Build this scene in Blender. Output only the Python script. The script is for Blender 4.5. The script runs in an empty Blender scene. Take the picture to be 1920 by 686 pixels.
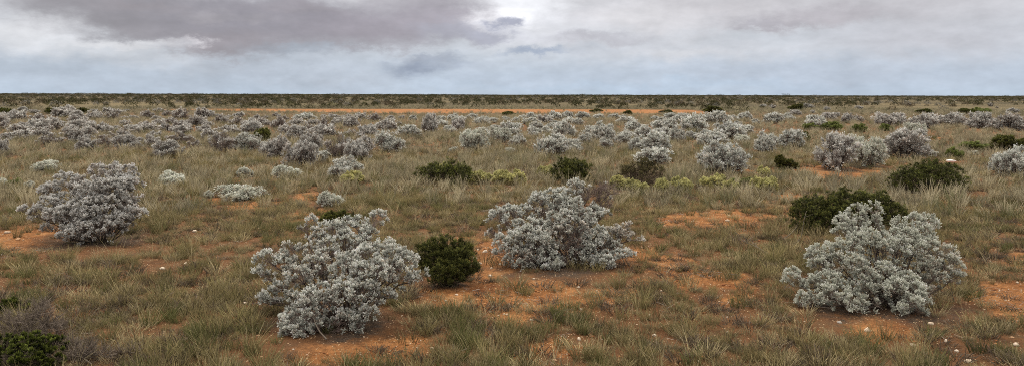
import bpy, math, numpy as np
from mathutils import Matrix
R = math.radians
C = bpy.context.scene.collection
F, H, YH, T = 1500.0, 2.8, 178.0, 0.00245      # focal length and horizon row in 1920-px units, eye height, camera roll

# ------------------------------------------------------------------ maths
def srgb(r, g, b):
    f = lambda c: (c/255/12.92) if c/255 <= .04045 else ((c/255+.055)/1.055)**2.4
    return (f(r), f(g), f(b))
def uv(px, py):
    dx, dy = px-960.0, py-YH
    return dx+T*dy, dy-T*dx
def ground(px, py):                             # photo pixel -> ground point
    u, v = uv(px, py); d = F*H/max(v, .5)
    return u/F*d, d
def topix(x, y):                                # ground point(s) -> photo pixel
    u = x/y*F; v = F*H/y
    return 960+u-T*v, YH+v+T*u
def hash2(ix, iy, seed):
    n = (ix.astype(np.int64)*374761393 + iy.astype(np.int64)*668265263 + seed*974634777) & 0xffffffff
    n = ((n ^ (n >> 13))*1274126177) & 0xffffffff
    n = ((n ^ (n >> 15))*2246822519) & 0xffffffff
    return ((n ^ (n >> 16)) & 0xffff)/65535.0
def vnoise(x, y, seed=0):
    x0 = np.floor(x); y0 = np.floor(y); fx = x-x0; fy = y-y0
    fx = fx*fx*(3-2*fx); fy = fy*fy*(3-2*fy)
    a = hash2(x0, y0, seed); b = hash2(x0+1, y0, seed); c = hash2(x0, y0+1, seed); d = hash2(x0+1, y0+1, seed)
    return (a*(1-fx)+b*fx)*(1-fy)+(c*(1-fx)+d*fx)*fy
def fbm(x, y, seed=0, oct=4):
    s = 0; a = .5; t = 0
    for i in range(oct):
        s = s+a*vnoise(x*2**i, y*2**i, seed+i*7); t += a; a *= .5
    return s/t
def sstep(a, b, x):
    t = np.clip((x-a)/(b-a), 0, 1); return t*t*(3-2*t)
def zg(x, y):                                   # gentle relief of the plain
    x = np.asarray(x, float); y = np.asarray(y, float)
    d = np.hypot(x, y)
    k = sstep(300, 60, d)
    return k*((fbm(x/3.1+50, y/3.1+9, 3, 3)-.5)*.16 + (fbm(x*1.6, y*1.6, 5, 2)-.5)*.03)

# patches of bare soil: photo column, row, half width, half height, strength
PATCH = [(1050,560,170,42,1),(1110,615,130,30,.6),(925,500,45,34,1),(660,665,130,26,1.1),(555,620,60,40,.7),
 (470,600,55,40,.6),(500,382,110,16,.6),(575,405,70,22,.7),(40,452,75,24,1),(1360,418,120,24,1),(1250,490,90,24,.6),
 (1440,450,70,20,.6),(1560,322,110,9,1.1),(1350,545,110,45,.7),(1640,635,110,40,.9),(1890,560,60,60,.6),(1740,660,90,30,.6),
 (1240,303,60,6,.6),(1140,272,70,5,.5),(1770,262,70,5,.5),(300,485,110,34,.35),(130,590,50,22,.7),(250,540,45,20,.5),
 (600,368,60,10,.6),(1180,400,60,20,.3),(860,560,70,30,.7),(760,640,70,24,.5),(1000,650,60,30,.5),(1300,640,70,30,.5),
 (1680,600,110,22,1),(60,500,60,20,.4),(420,470,60,20,.4),(1690,300,90,8,.4),(880,290,60,6,.3),(1010,300,50,5,.4),(430,345,60,8,.3)]
def bare(x, y):
    x = np.asarray(x, float); y = np.maximum(np.asarray(y, float), 1.0)
    px, py = topix(x, y)
    b = np.zeros_like(x)
    for cx, cy, rx, ry, s in PATCH:
        b = np.maximum(b, .88*s*np.exp(-(((px-cx)/rx)**2+((py-cy)/ry)**2)*.75))
    n = fbm(x*.9+3, y*.9+8, 11, 4); n2 = fbm(x*.22, y*.22, 23, 3)
    b = b+(n-.5)*1.25+(fbm(x*3.7, y*3.7, 17, 3)-.5)*.55*sstep(45, 15, y)+(n2-.5)*.7*sstep(90, 10, y)
    b = sstep(.25, .75, b)*sstep(150, 60, y)
    # the long orange clearing in the distance
    e = (fbm(x*.05, y*.05, 41, 4)-.5)*40
    dn = 119+sstep(-10, -60, x)*16+e*.35; df = 156-e*.2-sstep(0, -60, x)*2
    st = sstep(0, 5, y-dn)*sstep(0, 5, df-y)*sstep(-66, -52, x+e)*sstep(36, 30, x+e*.4)
    return np.maximum(b, st)

# ------------------------------------------------------------------ mesh building
def mesh_np(name, V, Fq, col=None, mat=None, smooth=False):
    V = np.asarray(V, np.float32); Fq = np.asarray(Fq, np.int32)
    me = bpy.data.meshes.new(name)
    me.vertices.add(len(V)); me.vertices.foreach_set('co', V.ravel())
    m, k = Fq.shape
    me.loops.add(m*k); me.loops.foreach_set('vertex_index', Fq.ravel())
    me.polygons.add(m); me.polygons.foreach_set('loop_start', np.arange(0, m*k, k, dtype=np.int32))
    if smooth: me.polygons.foreach_set('use_smooth', np.ones(m, bool))
    if col is not None:
        a = me.attributes.new('Col', 'FLOAT_COLOR', 'POINT')
        c = np.ones((len(V), 4), np.float32); c[:, :3] = col; a.data.foreach_set('color', c.ravel())
    if mat: me.materials.append(mat)
    me.update(calc_edges=True)
    return me
class Q:                                        # collects quads with a colour per corner
    def __init__(s): s.V = []; s.F = []; s.K = []; s.n = 0
    def add(s, V, Fq, K):
        s.V.append(V); s.F.append(Fq+s.n); s.K.append(K); s.n += len(V)
    def quads(s, P, K):                         # P (N,4,3), K (N,3) or (N,4,3)
        N = len(P)
        if K.ndim == 2: K = np.repeat(K[:, None, :], 4, 1)
        s.add(P.reshape(-1, 3), np.arange(4*N).reshape(N, 4), K.reshape(-1, 3))
    def get(s): return np.concatenate(s.V), np.concatenate(s.F), np.concatenate(s.K)
    def mesh(s, name, mat): V, Fq, K = s.get(); return mesh_np(name, V, Fq, K, mat)
def nrm(v): return v/np.maximum(np.linalg.norm(v, axis=-1, keepdims=True), 1e-9)
def ribbons(q, A, B, w0, w1, K, rng):
    d = nrm(B-A); s = nrm(np.cross(d, rng.normal(size=A.shape)))
    w0 = np.asarray(w0).reshape(-1, 1) if np.ndim(w0) else w0; w1 = np.asarray(w1).reshape(-1, 1) if np.ndim(w1) else w1
    q.quads(np.stack([A-s*w0/2, A+s*w0/2, B+s*w1/2, B-s*w1/2], 1), K)
def leaves(q, P, D, L, W, K, rng, Nd=None):
    s = nrm(np.cross(D, rng.normal(size=D.shape) if Nd is None else Nd+rng.normal(size=D.shape)*.3)); L = L[:, None]; W = W[:, None]
    m = P+D*L*.55
    q.quads(np.stack([P, m+s*W/2, P+D*L, m-s*W/2], 1), K)
def tube(q, pts, rad, K, sides=5):
    pts = np.asarray(pts, float); n = len(pts); V = []
    for i in range(n):
        t = nrm(pts[min(i+1, n-1)]-pts[max(i-1, 0)]); a = nrm(np.cross(t, [.3, .9, .2])); b = np.cross(t, a)
        th = np.arange(sides)*2*math.pi/sides
        V.append(pts[i]+rad[i]*(np.cos(th)[:, None]*a+np.sin(th)[:, None]*b))
    V = np.concatenate(V); Fq = []
    for i in range(n-1):
        for j in range(sides):
            k = (j+1) % sides; Fq.append((i*sides+j, i*sides+k, (i+1)*sides+k, (i+1)*sides+j))
    q.add(V, np.array(Fq), np.repeat(np.array([K]), len(V), 0))

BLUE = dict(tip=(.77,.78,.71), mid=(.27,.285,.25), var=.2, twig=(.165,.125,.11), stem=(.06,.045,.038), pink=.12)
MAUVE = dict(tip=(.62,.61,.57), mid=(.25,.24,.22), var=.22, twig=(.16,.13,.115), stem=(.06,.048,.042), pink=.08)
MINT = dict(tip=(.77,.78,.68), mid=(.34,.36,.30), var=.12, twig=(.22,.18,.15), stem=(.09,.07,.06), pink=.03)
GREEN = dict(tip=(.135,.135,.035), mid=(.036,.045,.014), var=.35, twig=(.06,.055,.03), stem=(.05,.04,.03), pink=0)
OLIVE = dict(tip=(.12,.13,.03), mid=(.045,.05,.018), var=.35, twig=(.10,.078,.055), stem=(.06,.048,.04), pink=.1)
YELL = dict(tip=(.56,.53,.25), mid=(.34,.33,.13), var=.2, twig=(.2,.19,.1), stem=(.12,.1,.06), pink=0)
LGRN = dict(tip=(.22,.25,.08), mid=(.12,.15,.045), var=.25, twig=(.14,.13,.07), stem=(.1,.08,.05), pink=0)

TW = dict(GREEN, tip=(.12,.14,.025), mid=(.018,.024,.008), twig=(.10,.08,.06))

def bush(lobes, P, rng, leaf=.014, lw=.5, head=.042, dens=1.0, nspr=6, nlf=9, root=(0,0,0), stemr=.014, upb=.45, twigw=.004, root_r=.12, fill=1.0, tpow=1.3, gap=-.4, rag=(.72, 1.1)):
    """lobes: (x,y,z,r,leafiness,tint). Returns foliage and wood collectors."""
    fo, wo = Q(), Q()
    L = np.array([l[:4] for l in lobes]); cen = L[:, :3]; rad = L[:, 3]
    root = np.array(root, float)
    for i, l in enumerate(lobes):
        c, r = cen[i], rad[i]; lf = l[4] if len(l) > 4 else 1.0; tint = l[5] if len(l) > 5 else 0.0
        n = max(9, int(dens*4*math.pi*r*r/(math.pi*head*head)*.9))
        o = nrm(rng.normal(size=(n*2, 3))+np.array([0, 0, .35])); o = o[o[:, 2] > -.55][:n]; n = len(o)
        w1 = rng.normal(size=(3, 3)); w1 = w1/np.linalg.norm(w1, axis=1, keepdims=True)
        ln_ = np.sin(o@w1.T*np.array([4.5, 6, 7.5])+rng.uniform(0, 6.28, 3)).mean(1)       # lumps and gaps of one lobe
        f = rng.uniform(*rag, n)*(.93+.3*ln_)
        p = c+o*(r*f)[:, None]*np.array([1, 1, .92])
        # skip what is buried deep in other lobes or in the ground
        dd = np.linalg.norm(p[:, None]-cen[None], axis=2)/rad[None]; dd[:, i] = 9
        keep = (dd.min(1) > .62) & (p[:, 2] > .01+head*.3) & (ln_ > gap)
        p, o = p[keep], o[keep]; n = len(p)
        hub = c-np.array([0, 0, 1])*r*.45-(c-root)*np.array([.12, .12, 0])
        hub[2] = max(hub[2], .02)
        # main stem, crooked
        a = rng.uniform(0, 6.28); st = root+np.array([math.cos(a), math.sin(a), 0])*root_r*rng.uniform(.2, 1)
        m1 = st*.55+hub*.45+rng.normal(size=3)*.05*np.linalg.norm(hub-st)+np.array([0, 0, -.06*np.linalg.norm(hub-st)])
        m1[2] = max(m1[2], .03)
        m2 = st*.2+hub*.8+rng.normal(size=3)*.04*np.linalg.norm(hub-st)
        sr = stemr*(.6+.5*rng.random())
        top = hub+nrm(c-hub+1e-4)*r*.5
        tube(wo, [st-np.array([0, 0, .04]), m1, m2, hub, top], [sr, sr*.8, sr*.6, sr*.5, sr*.2], np.array(P['stem'])*rng.uniform(.8, 1.5))
        # thin shoots along the stem fill the inside of the bush
        ni = int(26*max(1, r/head/4)*fill); tt = rng.uniform(.25, 1, (ni, 1)); A = np.where(tt < .6, m1+(m2-m1)*(tt-.25)/.35, m2+(hub-m2)*(tt-.6)/.4)
        B = A+nrm(rng.normal(size=(ni, 3))+np.array([0, 0, .9])+nrm(hub-root)*.6)*r*rng.uniform(.5, 1.5, (ni, 1)); B[:, 2] = np.maximum(B[:, 2], .02)
        Bi = B
        ribbons(wo, A, B, twigw*1.2, twigw*.7, np.array(P['stem'])*rng.uniform(.8, 1.9, (ni, 1)), rng)
        if n == 0: continue
        # twigs hub -> head
        mid = hub+(p-hub)*rng.uniform(.35, .6, (n, 1))+rng.normal(size=(n, 3))*r*.08
        kt = np.array(P['twig'])*rng.uniform(.6, 1.35, (n, 1))
        ribbons(wo, np.repeat(hub[None], n, 0), mid, twigw*1.4, twigw, kt, rng); ribbons(wo, mid, p, twigw, twigw*.8, kt, rng)
        m = 6 if lf > .3 else 16
        A = mid[:, None]+(p-mid)[:, None]*rng.uniform(.0, 1., (n, m, 1)); D = nrm(o[:, None]*.7+rng.normal(size=(n, m, 3))*.6+np.array([0, 0, .3]))
        B = A+D*head*rng.uniform(.8, 2.2, (n, m, 1))
        kt = np.array(P['twig'])*rng.uniform(.7, 1.7, (n*m, 1))
        ribbons(wo, A.reshape(-1, 3), B.reshape(-1, 3), twigw*.8, twigw*.5, kt, rng)
        sel = rng.random(n) < lf*sstep(-.55, .15, o[:, 2]+.35*np.linalg.norm(o[:, :2], axis=1)*.5)
        p, o = p[sel], o[sel]
        if lf > .5:                                  # some leafy shoots inside
            p = np.concatenate([p, Bi[rng.random(len(Bi)) < .3]]); o = np.concatenate([o, nrm(rng.normal(size=(len(p)-len(o), 3))+np.array([0, 0, .6]))])
        n = len(p)
        if n == 0: continue
        hk = rng.normal(size=(n, 1))
        s = nspr
        ax = nrm(o*.6+np.array([0, 0, upb])+rng.normal(size=o.shape)*.25)
        so = nrm(rng.normal(size=(n, s, 3))+ax[:, None]*1.1)
        sp = p[:, None]+so*head*.45*rng.random((n, s, 1))
        sd = nrm(so*.8+ax[:, None]*.55+np.array([0, 0, .25]))
        sl = head*rng.uniform(.6, 1.15, (n, s, 1))
        t = rng.uniform(.05, 1, (n, s, nlf, 1))
        lp = sp[:, :, None]+sd[:, :, None]*sl[:, :, None]*t
        rd = rng.normal(size=(n, s, nlf, 3)); rd = nrm(rd-(rd*sd[:, :, None]).sum(-1, keepdims=True)*sd[:, :, None])
        rd = nrm(rd+sd[:, :, None]*t*.6)
        lp = lp+rd*leaf*.25
        ld = nrm(sd[:, :, None]*(.7+.5*t)+rd*.45)
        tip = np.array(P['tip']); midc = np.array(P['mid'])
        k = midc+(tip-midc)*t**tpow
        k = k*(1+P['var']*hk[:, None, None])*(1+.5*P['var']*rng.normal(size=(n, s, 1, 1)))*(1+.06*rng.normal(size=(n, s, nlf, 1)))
        pk = ((rng.random((n, s, 1, 1)) < P['pink']+tint)*1.0)
        k = k*(1-pk)+pk*k*np.array([.9, .8, .77])
        k = np.clip(k, .006, .78).reshape(-1, 3)
        N = len(k)
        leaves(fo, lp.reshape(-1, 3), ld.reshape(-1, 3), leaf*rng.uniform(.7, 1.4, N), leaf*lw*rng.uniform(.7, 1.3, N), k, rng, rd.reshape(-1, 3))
    return fo, wo

# ------------------------------------------------------------------ materials
def newmat(name):
    m = bpy.data.materials.new(name); m.use_nodes = True; nt = m.node_tree; nt.nodes.clear()
    return m, nt, nt.nodes, nt.links
def leafmat(name, transl=.0, vary=.25, rough=.8):
    m, nt, N, L = newmat(name)
    at = N.new('ShaderNodeAttribute'); at.attribute_name = 'Col'
    oi = N.new('ShaderNodeObjectInfo')
    mr = N.new('ShaderNodeMapRange'); mr.inputs['To Min'].default_value = 1-vary; mr.inputs['To Max'].default_value = 1+vary
    L.new(oi.outputs['Random'], mr.inputs['Value'])
    mx = N.new('ShaderNodeVectorMath'); mx.operation = 'SCALE'; L.new(at.outputs['Color'], mx.inputs[0]); L.new(mr.outputs[0], mx.inputs['Scale'])
    b = N.new('ShaderNodeBsdfPrincipled'); b.inputs['Roughness'].default_value = rough; b.inputs['Specular IOR Level'].default_value = .15
    L.new(mx.outputs[0], b.inputs['Base Color'])
    o = N.new('ShaderNodeOutputMaterial')
    if transl:
        t = N.new('ShaderNodeBsdfTranslucent'); L.new(mx.outputs[0], t.inputs['Color'])
        ms = N.new('ShaderNodeMixShader'); ms.inputs[0].default_value = transl
        L.new(b.outputs[0], ms.inputs[1]); L.new(t.outputs[0], ms.inputs[2]); L.new(ms.outputs[0], o.inputs[0])
    else: L.new(b.outputs[0], o.inputs[0])
    return m
M_leaf = leafmat('bush leaves', .18, .10); M_wood = leafmat('bush wood', 0, .1, .95)
M_green = leafmat('green leaves', .12, .15, .55); M_grass = leafmat('grass blades', .22, .28)
M_stone = leafmat('limestone', 0, .15, .95)

def ground_mat():
    m, nt, N, L = newmat('red soil')
    tc = N.new('ShaderNodeTexCoord').outputs['Object']
    def noise(sc, det=4, r=.6):
        n = N.new('ShaderNodeTexNoise'); n.inputs['Scale'].default_value = sc; n.inputs['Detail'].default_value = det; n.inputs['Roughness'].default_value = r
        L.new(tc, n.inputs['Vector']); return n.outputs['Fac']
    def ramp(f, stops):
        r = N.new('ShaderNodeValToRGB'); e = r.color_ramp.elements
        while len(e) < len(stops): e.new(.5)
        for i, (p, c) in enumerate(stops): e[i].position = p; e[i].color = (*c, 1)
        L.new(f, r.inputs[0]); return r.outputs[0]
    def mix(f, a, b, mode='MIX'):
        x = N.new('ShaderNodeMix'); x.data_type = 'RGBA'; x.blend_type = mode
        for i, v in ((0, f), (6, a), (7, b)):
            if hasattr(v, 'links'): L.new(v, x.inputs[i])
            else: x.inputs[i].default_value = v if i == 0 else (*v, 1)
        return x.outputs[2]
    soil = ramp(noise(1.7, 6), [(.3, (.17, .066, .025)), (.45, (.26, .112, .041)), (.58, (.34, .152, .056)), (.72, (.42, .225, .098)), (.88, (.48, .33, .19))])
    fine = ramp(noise(17, 6, .75), [(.34, (.30, .27, .25)), (.5, (.95, .95, .95)), (.68, (1.45, 1.4, 1.3))])
    soil = mix(.8, soil, fine, 'MULTIPLY')
    lit = ramp(noise(2.6, 6, .7), [(.3, (.085, .045, .022)), (.5, (.17, .08, .035)), (.7, (.15, .095, .05))])
    lit = mix(.7, lit, ramp(noise(45, 4, .7), [(.3, (.5, .5, .5)), (.7, (1.4, 1.4, 1.4))]), 'MULTIPLY')
    at = N.new('ShaderNodeAttribute'); at.attribute_name = 'bare'
    ad = N.new('ShaderNodeMath'); ad.operation = 'ADD'; L.new(at.outputs['Fac'], ad.inputs[0])
    nn = N.new('ShaderNodeMath'); nn.operation = 'MULTIPLY_ADD'; L.new(noise(4, 7, .72), nn.inputs[0]); nn.inputs[1].default_value = 1.7; nn.inputs[2].default_value = -.9
    L.new(nn.outputs[0], ad.inputs[1])
    c = mix(ramp(ad.outputs[0], [(.2, (0, 0, 0)), (.65, (1, 1, 1))]), lit, soil)
    db = N.new('ShaderNodeAttribute'); db.attribute_name = 'debris_shade'
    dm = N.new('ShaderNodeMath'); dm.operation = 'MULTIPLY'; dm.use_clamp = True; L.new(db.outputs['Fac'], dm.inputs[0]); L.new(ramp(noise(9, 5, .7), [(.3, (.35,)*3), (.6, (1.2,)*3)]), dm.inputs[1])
    c = mix(dm.outputs[0], c, ramp(noise(50, 3, .7), [(.35, (.04, .028, .02)), (.6, (.10, .07, .05)), (.75, (.24, .20, .16))]))  # leaf litter colour, darkened further as painted contact shade beneath the bushes
    # far plain: tan grass and olive cover in broad drifts
    fa = N.new('ShaderNodeAttribute'); fa.attribute_name = 'far'
    mp = N.new('ShaderNodeMapping'); mp.inputs['Scale'].default_value = (.012, .012, .012); L.new(tc, mp.inputs[0])
    n3 = N.new('ShaderNodeTexNoise'); n3.inputs['Detail'].default_value = 5; n3.inputs['Scale'].default_value = 1; L.new(mp.outputs[0], n3.inputs['Vector'])
    farc = ramp(n3.outputs['Fac'], [(.3, (.055, .046, .024)), (.5, (.08, .064, .034)), (.64, (.14, .11, .058)), (.8, (.2, .12, .055))])
    c = mix(fa.outputs['Fac'], c, farc)
    # scattered limestone grit
    v = N.new('ShaderNodeTexVoronoi'); v.inputs['Scale'].default_value = 34; L.new(tc, v.inputs['Vector'])
    g1 = N.new('ShaderNodeMath'); g1.operation = 'LESS_THAN'; L.new(v.outputs['Distance'], g1.inputs[0]); g1.inputs[1].default_value = .3
    sc = N.new('ShaderNodeSeparateColor'); L.new(v.outputs['Color'], sc.inputs[0])
    g2 = N.new('ShaderNodeMath'); g2.operation = 'GREATER_THAN'; L.new(sc.outputs[0], g2.inputs[0]); g2.inputs[1].default_value = .86
    g = N.new('ShaderNodeMath'); g.operation = 'MULTIPLY'; L.new(g1.outputs[0], g.inputs[0]); L.new(g2.outputs[0], g.inputs[1])
    c = mix(g.outputs[0], c, (.58, .40, .24))
    b = N.new('ShaderNodeBsdfPrincipled'); b.inputs['Roughness'].default_value = .95; b.inputs['Specular IOR Level'].default_value = .1
    L.new(c, b.inputs['Base Color'])
    bp = N.new('ShaderNodeBump'); bp.inputs['Strength'].default_value = 1; bp.inputs['Distance'].default_value = .07
    L.new(noise(14, 6, .75), bp.inputs['Height']); L.new(bp.outputs[0], b.inputs['Normal'])
    o = N.new('ShaderNodeOutputMaterial'); L.new(b.outputs[0], o.inputs[0])
    return m

# ------------------------------------------------------------------ ground sheet
def build_ground():
    rr = [0.0, 1.5]
    while rr[-1] < 40: rr.append(rr[-1]*1.012+.03)
    while rr[-1] < 300: rr.append(rr[-1]*1.014)
    while rr[-1] < 45000: rr.append(rr[-1]*1.12)
    r = np.array(rr[1:])
    th = np.concatenate([np.linspace(-45, 45, 361), np.linspace(45, 315, 55)[1:-1]])
    th = np.radians(th)
    Rr, Th = np.meshgrid(r, th, indexing='ij')
    X = Rr*np.sin(Th); Y = Rr*np.cos(Th)
    Z = zg(X, Y)
    n, k = X.shape
    V = np.stack([X, Y, Z], -1).reshape(-1, 3)
    i, j = np.meshgrid(np.arange(n-1), np.arange(k), indexing='ij'); j2 = (j+1) % k
    Fq = np.stack([i*k+j, (i+1)*k+j, (i+1)*k+j2, i*k+j2], -1).reshape(-1, 4)[:, ::-1]
    me = mesh_np('ground', V, Fq, None, ground_mat(), True)
    # middle fan closed with quads made degenerate-free: a small polygon
    bm_b = np.where(V[:, 1] > 2, bare(V[:, 0], np.maximum(V[:, 1], 2)), .3).astype(np.float32)
    a = me.attributes.new('bare', 'FLOAT', 'POINT'); a.data.foreach_set('value', bm_b)
    fr = (sstep(60, 170, np.hypot(V[:, 0], V[:, 1]))*(1-bm_b)).astype(np.float32)
    a = me.attributes.new('far', 'FLOAT', 'POINT'); a.data.foreach_set('value', fr)
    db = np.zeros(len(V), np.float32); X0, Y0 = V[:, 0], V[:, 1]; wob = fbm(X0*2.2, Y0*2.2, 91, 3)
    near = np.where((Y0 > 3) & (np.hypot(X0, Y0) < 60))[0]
    for ox, oy, rr_ in DEB_SHADE:
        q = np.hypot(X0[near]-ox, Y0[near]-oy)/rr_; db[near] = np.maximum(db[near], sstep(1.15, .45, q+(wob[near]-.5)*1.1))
    a = me.attributes.new('debris_shade', 'FLOAT', 'POINT'); a.data.foreach_set('value', db)
    import bmesh
    bm = bmesh.new(); bm.from_mesh(me); bm.verts.ensure_lookup_table()
    bm.faces.new([bm.verts[q] for q in range(k)][::-1]); bmesh.ops.recalc_face_normals(bm, faces=bm.faces)
    bm.faces.ensure_lookup_table()
    if bm.faces[0].normal.z < 0: bmesh.ops.reverse_faces(bm, faces=bm.faces)
    bm.to_mesh(me); bm.free()
    o = bpy.data.objects.new('ground', me); C.objects.link(o); o['kind'] = 'structure'; o['label'] = 'flat red soil plain with bare orange patches'

# ------------------------------------------------------------------ things
DEB_SHADE = []                                        # leaf litter and painted contact shade under these bushes: x, y, radius
def thing(name, label, cat, loc, rz=0, scale=(1, 1, 1), group=None):
    o = bpy.data.objects.new(name, None); C.objects.link(o); o.empty_display_size = .2
    o.location = loc; o.rotation_euler = (0, 0, rz); o.scale = scale
    o['label'] = label; o['category'] = cat
    if group: o['group'] = group
    return o
def part(name, me, parent):
    o = bpy.data.objects.new(name, me); C.objects.link(o); o.parent = parent; return o

def hero(name, label, cat, rootpx, lobes, org, s, P, seed, rs=1.12, **kw):
    rng = np.random.default_rng(seed)
    x0, d0 = ground(*rootpx); z0 = float(zg(x0, d0))
    out = []
    for l in lobes:
        px = org[0]+l[0]/s; py = org[1]+l[1]/s; r = l[2]/s; d = d0+l[3]
        u, v = uv(px, py); z = H-v*d/F-z0
        rm = r*d/F
        out.append((u/F*d-x0, l[3], max(z, rm*.5), rm*rs, *(l[4:])))
    fo, wo = bush(out, P, rng, **kw); oa = np.array([q[:4] for q in out])
    DEB_SHADE.append((x0+oa[:, 0].mean(), d0+oa[:, 1].mean()-.1, (np.ptp(oa[:, 0])/2)*.95))
    t = thing(name, label, cat, (x0, d0, z0))
    part('foliage', fo.mesh('foliage', M_green if P in (GREEN, OLIVE, TW) else M_leaf), t); part('branches', wo.mesh('branches', M_wood), t)
    return t

A_L = [(128,442,18,-.3),(160,432,22,-.3),(195,430,22,-.3),(226,418,20,-.1),(252,404,13,.05,.6,.4),(265,402,8,.05),(115,408,22,-.1),(150,398,24,-.1),
 (185,398,26,-.1),(215,388,24,0),(165,368,24,.1),(200,362,25,.1),(75,404,17,0),(52,400,12,0),(96,388,18,.1),(94,364,17,.3),(126,344,18,.5),
 (150,352,18,.5,.7,.3),(182,325,15,.6,.6,.3),(208,322,17,.6,.8,.1),(236,328,15,.6,.7,.1),(246,348,14,.5,.8,.2),(246,372,14,.3,.6,.4),(228,350,20,.4),
 (238,392,18,.1,.5,.4),(200,345,22,.4,.5,.3),(88,430,8,-.1,.4)]
B_L = [(560,250,55,.1),(650,238,60,.1),(730,270,52,.1),(790,345,40,.15),(700,335,60,-.1,.8,.1),(620,330,60,-.2,.8,.1),(540,330,60,-.2),(470,290,55,-.1),
 (590,420,55,-.3,.8),(520,430,60,-.4),(440,420,62,-.4),(350,430,55,-.4),(270,460,52,-.5),(220,520,42,-.55),(570,510,36,-.45),(460,530,34,-.5),
 (300,540,42,-.6,.6),(250,580,30,-.65,.4,.4),(200,635,32,-.7),(225,600,34,-.65),(190,590,20,-.62),(215,560,40,-.6),(175,545,22,-.5),(330,580,34,-.6,.5),(400,580,36,-.5,.3),(520,575,30,-.5,.7),(262,622,18,-.7,.7),(670,432,16,-.2),(90,265,42,.2),(75,340,36,.1,.7),(60,452,24,0),
 (115,440,38,0),(160,400,36,0,.6),(180,290,52,.3,.8,.2),(245,345,55,.1,.7,.2),(280,240,50,.4,.6,.3),(205,225,36,.4,.5,.3),(330,300,55,.2,.8,.2),
 (380,220,52,.5,.8,.1),(302,88,20,.8),(262,120,24,.8,.3),(330,165,40,.7,.7,.3),(400,135,45,.8),(455,105,36,.9),(530,110,36,1.0),(605,85,38,1.0),
 (570,150,34,.9,.8),(450,180,50,.7),(510,190,40,.7,.7)]
C_L = [(120,270,48,.1),(200,258,54,.2),(280,245,42,.3),(150,330,36,0,.3,.4),(150,430,42,-.3),(220,430,54,-.3),(300,400,58,-.3),(380,440,58,-.4),
 (220,520,46,-.4),(300,535,42,-.5,.6,.3),(180,570,28,-.4),(262,590,26,-.5),(420,500,36,-.4,.8),(490,598,22,-.6),(412,608,12,-.6),(380,165,48,.5),
 (460,145,46,.5),(540,130,42,.6),(350,215,40,.5,.2,.5),(400,250,44,.3,.2,.5),(520,205,54,.3),(600,215,54,.2),(660,275,52,.1),(560,290,62,0),
 (480,300,54,0,.9),(620,350,56,-.1,.4,.5),(700,310,34,.1),(600,440,56,-.2,.15,.4),(520,380,56,-.2,.5,.4),(620,65,34,.7),(650,110,32,.7,.5,.3),
 (700,120,50,.8,.06,.4),(780,110,54,.8,.05,.4),(850,90,42,.8,.05,.5),(800,170,40,.7,.1,.5),(760,210,42,.6,.35,.2),(790,260,30,.4),(740,240,38,.5,.8),
 (760,370,36,0),(730,430,44,-.1),(800,440,44,-.1),(700,500,34,-.2),(860,385,44,0,.5,.6),(930,375,42,0,.7,.6),(1005,400,28,0,.8,.5),(960,335,20,0,.9,.5),
 (900,520,34,-.3),(945,510,26,-.3),(820,550,34,-.4),(880,460,40,-.1,.6,.4),(90,380,36,0,.3,.5),(560,540,40,-.1,.1),(130,500,36,-.3),(340,600,34,-.4,.5),(540,590,34,-.3,.2),(680,570,34,-.3,.5),(760,560,34,-.3,.6),(700,440,44,-.1),(620,520,44,-.2,.4),(850,560,26,-.4),(440,560,40,-.4,.5),(330,325,40,-.1),(255,335,44,-.1),(410,350,40,-.05),(340,480,44,-.3)]
D_L = [(420,125,34,.6),(490,108,34,.6),(370,172,38,.5),(350,220,34,.4),(430,200,40,.5),(500,160,26,.6),(630,195,40,.6),(700,165,34,.7),(758,158,32,.7),
 (792,196,26,.6),(740,230,44,.5),(660,240,44,.4),(580,238,40,.4),(480,245,44,.3),(540,290,48,.2),(620,290,48,.2),(700,300,48,.2),(780,290,44,.3),
 (840,320,46,.2,.7,.3),(880,380,42,.1,.9,.2),(905,432,30,.1),(830,400,44,.1,.6,.4),(760,370,50,.1,.6,.2),(430,270,44,.2),(380,290,44,.1),(310,310,42,.1),
 (240,325,40,.1),(205,350,28,.1),(250,380,44,0),(330,370,44,0,.6,.3),(400,370,44,-.1,.7,.1),(120,440,38,.1),(92,468,24,.1),(150,480,28,0,.6),(175,540,38,-.2),
 (165,580,24,-.2,.8),(220,460,36,-.1),(290,450,44,-.2),(280,520,44,-.4),(335,500,38,-.3),(390,560,32,-.5),(402,592,16,-.5),(470,500,44,-.3),(530,470,42,-.2),
 (560,410,40,-.1,.7),(470,430,40,-.2),(505,565,24,-.4,.5,.2),(610,490,42,-.4),(670,450,44,-.2),(700,500,44,-.4),(680,560,44,-.6),(730,540,36,-.5),
 (648,600,18,-.6),(720,590,24,-.55,.7),(770,500,34,-.2,.4,.4),(790,440,40,0,.4,.4)]
HK = dict(leaf=.016, head=.041, dens=.8, nspr=13, gap=-.36, fill=1.4, nlf=9, lw=.62, tpow=1.3, stemr=.014, twigw=.0045)
hero('bluebush', 'big mauve-grey bluebush with a low left arm, beside stony red soil at the left', 'shrub', (195,452), A_L, (0,0), 1, dict(MAUVE, tip=(.76,.75,.71), mid=(.33,.32,.295), pink=.05), 1, **{**HK, 'leaf': .021, 'head': .052, 'dens': .9, 'rs': 1.16})
hero('bluebush', 'sprawling silver bluebush at the front, left of the round dark green bush', 'shrub', (650,606), B_L, (460,380), 2.45, BLUE, 2, **HK)
hero('bluebush', 'broad silver bluebush with a bare dead twiggy top, right of the stones', 'shrub', (1075,498), C_L, (900,330), 3.43, BLUE, 3, **{**HK, 'leaf': .018, 'head': .046, 'dens': .9, 'rs': 1.3})
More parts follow.
